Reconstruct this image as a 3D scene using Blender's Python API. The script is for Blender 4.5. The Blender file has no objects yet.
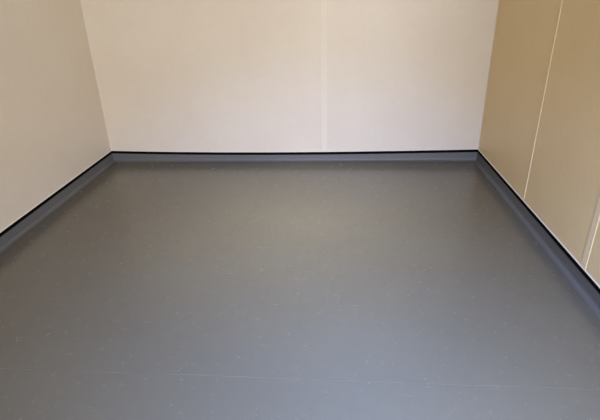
import bpy, bmesh, math, random
from mathutils import Vector, Matrix
random.seed(3)
S = bpy.context.scene
COL = S.collection

# ---------------------------------------------------------------- room sizes (metres, camera stands over the origin)
XL, XR, YB, YF, ZC = -2.163, 1.327, 4.270, -0.62, 2.62
CAP0, CAP1, CAPT = 0.0850, 0.1110, 0.006       # black capping strip: bottom, top, thickness
DX0, DX1, DH = -0.35, 1.00, 2.10               # doorway in the wall behind the camera

# ---------------------------------------------------------------- materials
def newmat(name):
    m = bpy.data.materials.new(name); m.use_nodes = True
    return m, m.node_tree.nodes, m.node_tree.links, m.node_tree.nodes['Principled BSDF']

def plain(name, col, rough=0.5, spec=0.5, metal=0.0, var=0.06, scale=40, bump=0.0):
    m, N, L, P = newmat(name)
    tc = N.new('ShaderNodeTexCoord'); nz = N.new('ShaderNodeTexNoise')
    nz.inputs['Scale'].default_value = scale; nz.inputs['Detail'].default_value = 4
    L.new(tc.outputs['Object'], nz.inputs['Vector'])
    mx = N.new('ShaderNodeMix'); mx.data_type = 'RGBA'
    mx.inputs['A'].default_value = (*[c * (1 - var) for c in col], 1)
    mx.inputs['B'].default_value = (*[min(1, c * (1 + var)) for c in col], 1)
    L.new(nz.outputs['Fac'], mx.inputs['Factor']); L.new(mx.outputs['Result'], P.inputs['Base Color'])
    P.inputs['Roughness'].default_value = rough; P.inputs['Metallic'].default_value = metal
    P.inputs['Specular IOR Level'].default_value = spec
    if bump:
        b = N.new('ShaderNodeBump'); b.inputs['Strength'].default_value = bump
        b.inputs['Distance'].default_value = 0.001
        L.new(nz.outputs['Fac'], b.inputs['Height']); L.new(b.outputs['Normal'], P.inputs['Normal'])
    return m

def panel_mat(name, col, rough, dirt):
    """coated sandwich panel: almost even colour, faint cloudy handling marks, slight orange peel"""
    m, N, L, P = newmat(name)
    tc = N.new('ShaderNodeTexCoord')
    big = N.new('ShaderNodeTexNoise'); big.inputs['Scale'].default_value = 2.3; big.inputs['Detail'].default_value = 3
    fine = N.new('ShaderNodeTexNoise'); fine.inputs['Scale'].default_value = 28; fine.inputs['Detail'].default_value = 5
    peel = N.new('ShaderNodeTexNoise'); peel.inputs['Scale'].default_value = 260; peel.inputs['Detail'].default_value = 2
    for n in (big, fine, peel): L.new(tc.outputs['Object'], n.inputs['Vector'])
    r = N.new('ShaderNodeMapRange'); r.inputs['From Min'].default_value = .35; r.inputs['From Max'].default_value = .7
    L.new(big.outputs['Fac'], r.inputs['Value'])
    a = N.new('ShaderNodeMix'); a.data_type = 'RGBA'
    a.inputs['A'].default_value = (*col, 1)
    a.inputs['B'].default_value = (col[0] * (1 - dirt * .5), col[1] * (1 - dirt * .8), col[2] * (1 - dirt * .9), 1)
    L.new(r.outputs['Result'], a.inputs['Factor'])
    r2 = N.new('ShaderNodeMapRange'); r2.inputs['From Min'].default_value = .3; r2.inputs['From Max'].default_value = .7
    r2.inputs['To Min'].default_value = 1 - dirt * .5; r2.inputs['To Max'].default_value = 1.0
    L.new(fine.outputs['Fac'], r2.inputs['Value'])
    b = N.new('ShaderNodeVectorMath'); b.operation = 'SCALE'
    L.new(a.outputs['Result'], b.inputs[0]); L.new(r2.outputs['Result'], b.inputs['Scale'])
    L.new(b.outputs['Vector'], P.inputs['Base Color'])
    bp = N.new('ShaderNodeBump'); bp.inputs['Strength'].default_value = .12; bp.inputs['Distance'].default_value = .0006
    L.new(peel.outputs['Fac'], bp.inputs['Height']); L.new(bp.outputs['Normal'], P.inputs['Normal'])
    P.inputs['Roughness'].default_value = rough; P.inputs['Specular IOR Level'].default_value = .35
    return m

def vinyl_mat(name, col, rough, spec=.85):
    """safety vinyl: grey with dark and pale flecks, soft sheen, a few scuffs"""
    m, N, L, P = newmat(name)
    tc = N.new('ShaderNodeTexCoord')
    def noise(s, d):
        n = N.new('ShaderNodeTexNoise'); n.inputs['Scale'].default_value = s; n.inputs['Detail'].default_value = d
        L.new(tc.outputs['Object'], n.inputs['Vector']); return n
    cloud, mott, speck = noise(1.6, 3), noise(22, 5), noise(170, 1)
    def mul(src, lo, hi, t0, t1, prev):
        r = N.new('ShaderNodeMapRange')
        for k, v in zip(('From Min', 'From Max', 'To Min', 'To Max'), (lo, hi, t0, t1)): r.inputs[k].default_value = v
        L.new(src, r.inputs['Value'])
        s = N.new('ShaderNodeVectorMath'); s.operation = 'SCALE'
        if prev is None: s.inputs[0].default_value = col
        else: L.new(prev, s.inputs[0])
        L.new(r.outputs['Result'], s.inputs['Scale']); return s.outputs['Vector']
    c = mul(cloud.outputs['Fac'], .3, .7, .97, 1.03, None)
    c = mul(mott.outputs['Fac'], .3, .7, .985, 1.015, c)
    c = mul(speck.outputs['Fac'], .35, .65, .96, 1.04, c)
    L.new(c, P.inputs['Base Color'])
    rr = N.new('ShaderNodeMapRange'); rr.inputs['To Min'].default_value = rough - .012; rr.inputs['To Max'].default_value = rough + .012
    L.new(mott.outputs['Fac'], rr.inputs['Value']); L.new(rr.outputs['Result'], P.inputs['Roughness'])
    P.inputs['Specular IOR Level'].default_value = spec
    return m

WALLC = (0.74, 0.66, 0.53)
M_WALL = panel_mat('cream_wall_panel', WALLC, .42, .05)
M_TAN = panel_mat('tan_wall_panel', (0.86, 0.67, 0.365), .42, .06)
M_STRIP = plain('cream_joint_strip', (0.76, 0.68, 0.55), .42, .35, var=.02)
M_TSTRIP = plain('tan_joint_strip', (0.88, 0.72, 0.45), .5, .2, var=.02)
M_SEAL = plain('white_sealant', (0.74, 0.68, 0.56), .55, .3, var=.03)
M_CEIL = panel_mat('white_ceiling_panel', (0.70, 0.64, 0.54), .5, .03)
M_VINYL = vinyl_mat('grey_safety_vinyl', (0.128, 0.117, 0.084), .27)
M_COVE = vinyl_mat('cool_lit_coved_vinyl', (0.122, 0.121, 0.112), .5, .4)  # same vinyl as the floor, cool light from the doorway put into its colour
M_WELD = plain('pale_grey_weld_rod', (0.150, 0.138, 0.100), .4, .6, var=.22, scale=9)
M_CAP = plain('black_capping_pvc', (0.002, 0.0015, 0.0015), .7, .06, var=.2)
M_WHITE = plain('white_enamel', (0.8, 0.8, 0.78), .35, var=.02)
M_STEEL = plain('brushed_steel', (0.55, 0.55, 0.56), .3, metal=1, var=.05, scale=90)

def emit_mat(name, col, st):
    m, N, L, P = newmat(name)
    P.inputs['Base Color'].default_value = (.9, .9, .9, 1)
    P.inputs['Emission Color'].default_value = (*col, 1); P.inputs['Emission Strength'].default_value = st
    return m

# ---------------------------------------------------------------- mesh helpers
def link(name, bm, mats, parent=None, kind=None, smooth=False):
    me = bpy.data.meshes.new(name)
    bmesh.ops.recalc_face_normals(bm, faces=bm.faces)
    bm.to_mesh(me); bm.free()
    for m in (mats if isinstance(mats, (list, tuple)) else [mats]): me.materials.append(m)
    if smooth:
        for p in me.polygons: p.use_smooth = True
    o = bpy.data.objects.new(name, me); COL.objects.link(o)
    if parent: o.parent = parent
    if kind: o['kind'] = kind
    return o

def box(bm, x0, x1, y0, y1, z0, z1, bev=0.0):
    t = bmesh.new()
    bmesh.ops.create_cube(t, size=1)
    for v in t.verts:
        v.co = Vector(((x0 + x1) / 2 + v.co.x * (x1 - x0), (y0 + y1) / 2 + v.co.y * (y1 - y0), (z0 + z1) / 2 + v.co.z * (z1 - z0)))
    if bev: bmesh.ops.bevel(t, geom=t.edges[:], offset=bev, segments=2, affect='EDGES', profile=.6)
    me = bpy.data.meshes.new('tmp'); t.to_mesh(me); t.free(); bm.from_mesh(me); bpy.data.meshes.remove(me)

def boxobj(name, dims, mat, parent=None, kind=None, bev=0.0):
    bm = bmesh.new(); box(bm, *dims, bev=bev); return link(name, bm, mat, parent, kind)

def sag(side, t):
    """the hand-fixed capping on the far wall dips slightly between the corners"""
    return -0.021 * math.sin(math.pi * t ** .88) if side == 'back' else 0.0

def sweep(name, side, prof, mat, kind, n=48, parent=None, smooth=True, follow=None):
    """sweep a closed profile [(out, z)] along one wall with mitred ends; out = distance from the wall plane"""
    bm = bmesh.new(); rings = []
    for i in range(n + 1):
        t = i / n; ring = []
        for (o, z) in prof:
            w = follow(z) if follow else 1.0
            zz = z + sag(side, t) * w
            if side == 'back':
                x = (XL + o) * (1 - t) + (XR - o) * t; y = YB - o
            elif side == 'left':
                x = XL + o; y = (YF + o) * (1 - t) + (YB - o) * t
            elif side == 'right':
                x = XR - o; y = (YF + o) * (1 - t) + (YB - o) * t
            ring.append(bm.verts.new((x, y, zz)))
        rings.append(ring)
    k = len(prof)
    for a, b in zip(rings, rings[1:]):
        for j in range(k): bm.faces.new((a[j], a[(j + 1) % k], b[(j + 1) % k], b[j]))
    bm.faces.new(rings[0]); bm.faces.new(rings[-1][::-1])
    o = link(name, bm, mat, parent, kind, smooth=False)
    if smooth:
        for p in o.data.polygons: p.use_smooth = True
        o.data.set_sharp_from_angle(angle=math.radians(35))
    return o

# ---------------------------------------------------------------- floor with its welded seam
def label(o, text, cat):
    o['label'] = text; o['category'] = cat; return o

floor = boxobj('floor', (XL - .08, XR + .08, YF - .16, YB + .08, -.06, 0), M_VINYL, kind='structure')
label(floor, 'grey speckled safety vinyl floor of the empty room', 'floor')
bm = bmesh.new(); rings = []
for i in range(81):
    t = i / 80; x = XL + .036 + (XR - XL - .072) * t; y = 1.503 - .009 * (x + .97) / 1.5 + .0012 * math.sin(9 * x)
    rings.append([bm.verts.new((x, y + d, z)) for d, z in ((-.0022, -.001), (-.0016, .0002), (0, .0003), (.0016, .0002), (.0022, -.001))])
for a, b in zip(rings, rings[1:]):
    for j in range(4): bm.faces.new((a[j], a[j + 1], b[j + 1], b[j]))
seam = link('weld_seam', bm, M_WELD, floor, smooth=True)
seam['label'] = 'thin pale weld line across the grey vinyl'

# ---------------------------------------------------------------- coved skirting, capping strip and sealant bead on three sides
R_ = 0.023
cove = [(-.004, CAP0 + .003), (.0026, CAP0 + .003), (.0026, R_ + .004)]
for k in range(1, 9):
    a = math.pi / 2 * k / 8
    cove.append((.0026 + R_ - R_ * math.cos(a), .0012 + R_ + .0028 - (R_ + .0028) * math.sin(a)))
cove += [(.030, .0002), (.030, -.004), (-.004, -.004)]
cap = [(-.002, CAP0), (CAPT, CAP0), (CAPT + .0012, CAP0 + .003), (CAPT + .0012, CAP1 - .003), (CAPT, CAP1 - .0008), (.003, CAP1), (-.002, CAP1)]
bead = [(-.001, CAP1 - .001), (.0058, CAP1 - .001), (.0046, CAP1 + .0022), (.0018, CAP1 + .0048), (-.001, CAP1 + .0060)]
where = {'back': 'along the far wall', 'left': 'along the left wall', 'right': 'along the right wall'}
for i, side in enumerate(('back', 'left', 'right')):
    b = sweep('baseboard_' + side, side, cove, M_COVE, 'structure', follow=lambda z: max(0, min(1, z / CAP0)))
    label(b, 'grey coved vinyl skirting turned up ' + where[side], 'skirting')
    c = sweep('trim_%d' % (i + 1), side, cap, M_CAP, 'structure')
    label(c, 'thin black capping strip on top of the grey skirting ' + where[side], 'trim')
    s = sweep('sealant_bead', side, bead, M_SEAL, None, parent=c)
    s['label'] = 'thin off-white sealant line above the black strip'

# ---------------------------------------------------------------- walls: a core, separate panels, and cover strips over the joints
PT = .012   # panel face thickness in front of the core
def wall(side, joints, mat, smat):
    """joints: positions along the wall (x for back, y for left/right)"""
    a0, a1 = (XL, XR) if side == 'back' else (YF, YB)
    def dims(u0, u1, d0, d1, z0, z1):       # d: depth outwards from the wall plane
        if side == 'back': return (u0, u1, YB + d0, YB + d1, z0, z1)
        if side == 'left': return (XL - d1, XL - d0, u0, u1, z0, z1)
        return (XR + d0, XR + d1, u0, u1, z0, z1)
    core = boxobj('wall_' + side, dims(a0 - (.1 if side == 'back' else 0), a1 + (.1 if side == 'back' else 0), PT, .1, -.06, ZC + .05), mat, kind='structure')
    edges = [a0] + list(joints) + [a1]
    for u0, u1 in zip(edges, edges[1:]):
        g0 = .0012 if u0 != a0 else 0; g1 = .0012 if u1 != a1 else 0
        boxobj('wall_panel', dims(u0 + g0, u1 - g1, 0, PT, 0, ZC), mat, core)
    for u in joints:
        hw = .010 if (side, u) == ('right', 3.114) else .024
        bm = bmesh.new(); box(bm, *dims(u - hw, u + hw, -.0028, .001, CAP1 + (sag(side, (u - a0) / (a1 - a0))) + .004, ZC), bev=.0006)
        s = link('joint_strip', bm, smat, core)
        s['label'] = 'narrow flat cover strip over a panel joint'
    return core
wb = wall('back', [-.090], M_WALL, M_STRIP)
label(wb, 'pale cream panelled far wall with one upright joint', 'wall')
wl = wall('left', [], M_WALL, M_STRIP)
label(wl, 'plain beige wall on the left with no joints', 'wall')
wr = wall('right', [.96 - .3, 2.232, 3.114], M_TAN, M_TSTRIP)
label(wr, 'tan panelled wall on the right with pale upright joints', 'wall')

# rounded sealant fillets in the two far corners
for k, (cx, sx) in enumerate(((XL, 1), (XR, -1))):
    bm = bmesh.new(); ring = []
    pr = [(-.002, -.002), (.012, -.002)] + [(.012 - .010 * math.sin(a), .012 * 1 - .012 * math.cos(a) - .0) for a in (0.5, 0.9, 1.25)] + [(.0, .012), (-.002, .012)]
    lo = [bm.verts.new((cx + sx * o, YB - d, CAP1 + .003)) for o, d in pr]
    hi = [bm.verts.new((cx + sx * o, YB - d, ZC)) for o, d in pr]
    n = len(pr)
    for j in range(n): bm.faces.new((lo[j], lo[(j + 1) % n], hi[(j + 1) % n], hi[j]))
    bm.faces.new(lo); bm.faces.new(hi)
    o = link('trim_%d' % (4 + k), bm, (M_WALL, M_STRIP)[k], kind='structure')
    label(o, 'narrow upright sealant line in the far %s corner' % ('left', 'right')[k], 'trim')

# ---------------------------------------------------------------- wall with the doorway behind the camera, ceiling
bm = bmesh.new()
box(bm, XL, DX0, YF - .1, YF, -.0, ZC); box(bm, DX1, XR, YF - .1, YF, 0, ZC); box(bm, DX0, DX1, YF - .1, YF, DH, ZC)
wf = label(link('wall_front', bm, M_WALL, kind='structure'), 'cream wall with an open doorway, behind the viewer', 'wall')
cl = boxobj('ceiling', (XL - .1, XR + .1, YF - .1, YB + .1, ZC, ZC + .06), M_CEIL, kind='structure')
label(cl, 'pale panelled ceiling above the empty room', 'ceiling')
bm = bmesh.new()
box(bm, DX0, DX0 + .04, YF - .11, YF + .012, 0, DH, .003); box(bm, DX1 - .04, DX1, YF - .11, YF + .012, 0, DH, .003)
box(bm, DX0 + .04, DX1 - .04, YF - .11, YF + .012, DH - .04, DH, .003)
label(link('trim_6', bm, M_WHITE, kind='structure'), 'white frame lining the doorway behind the viewer', 'trim')

# ---------------------------------------------------------------- lights
def area(name, loc, rot, sx, sy, power, col, spread=180):
    l = bpy.data.lights.new(name, 'AREA'); l.shape = 'RECTANGLE'; l.size = sx; l.size_y = sy
    l.energy = power; l.color = col; l.spread = math.radians(spread)
    o = bpy.data.objects.new(name, l); COL.objects.link(o); o.location = loc; o.rotation_euler = rot
    return o
def aim(name, loc, to, sx, sy, power, col, spread):
    o = area(name, loc, (0, 0, 0), sx, sy, power, col, spread)
    o.rotation_euler = (Vector(to) - Vector(loc)).to_track_quat('-Z', 'Y').to_euler(); return o
# the bright corridor beyond the open doorway, at the right behind the viewer
area('corridor_light', (1.0, -2.6, 1.6), (math.radians(90), 0, 0), .8, .8, 300 * .575, (1, .947, .93))
area('doorway_light', (.9, YF - .16, .8), (math.radians(90), 0, 0), .7, 1.2, 60 * 1.90, (.863, .894, 1))
# added cool fill with no fitting, aimed down at the near floor
aim('cool_fill_light', (.4, -.3, 2.2), (.1, 1.6, 0), .4, .4, 30 * 1.74, (.288, .45, 1.0), 70)
# added warm fill under the ceiling, brightens the middle of the far floor
aim('warm_fill_light', (-.2, 2.95, ZC - .03), (-.2, 2.96, 0), .3, .3, 12 * .57, (1, .95, .8), 58)

w = bpy.data.worlds.new('world'); S.world = w; w.use_nodes = True
w.node_tree.nodes['Background'].inputs[0].default_value = (.75, .85, 1, 1)
w.node_tree.nodes['Background'].inputs[1].default_value = 0.02

# ---------------------------------------------------------------- camera
p, yaw, r, fpx = .4405, -.0785, -.0284, 471.64
f = Vector((math.sin(yaw) * math.cos(p), math.cos(yaw) * math.cos(p), -math.sin(p)))
rt = f.cross(Vector((0, 0, 1))).normalized(); up = rt.cross(f)
a = rt * math.cos(r) + up * math.sin(r); b = up * math.cos(r) - rt * math.sin(r)
cam = bpy.data.cameras.new('camera'); cam.sensor_width = 36; cam.lens = 36 * fpx / 600; cam.clip_start = .02
co = bpy.data.objects.new('camera', cam); COL.objects.link(co)
m = Matrix((a, b, -f)).transposed().to_4x4(); m.translation = Vector((0, 0, 1.5)); co.matrix_world = m
S.camera = co
S.view_settings.view_transform = 'Standard'; S.view_settings.look = 'None'
S.cycles.sample_clamp_indirect = 1.2; S.cycles.sample_clamp_direct = 1.5
S.view_settings.exposure = 0; S.view_settings.gamma = 1; S.view_settings.use_curve_mapping = False
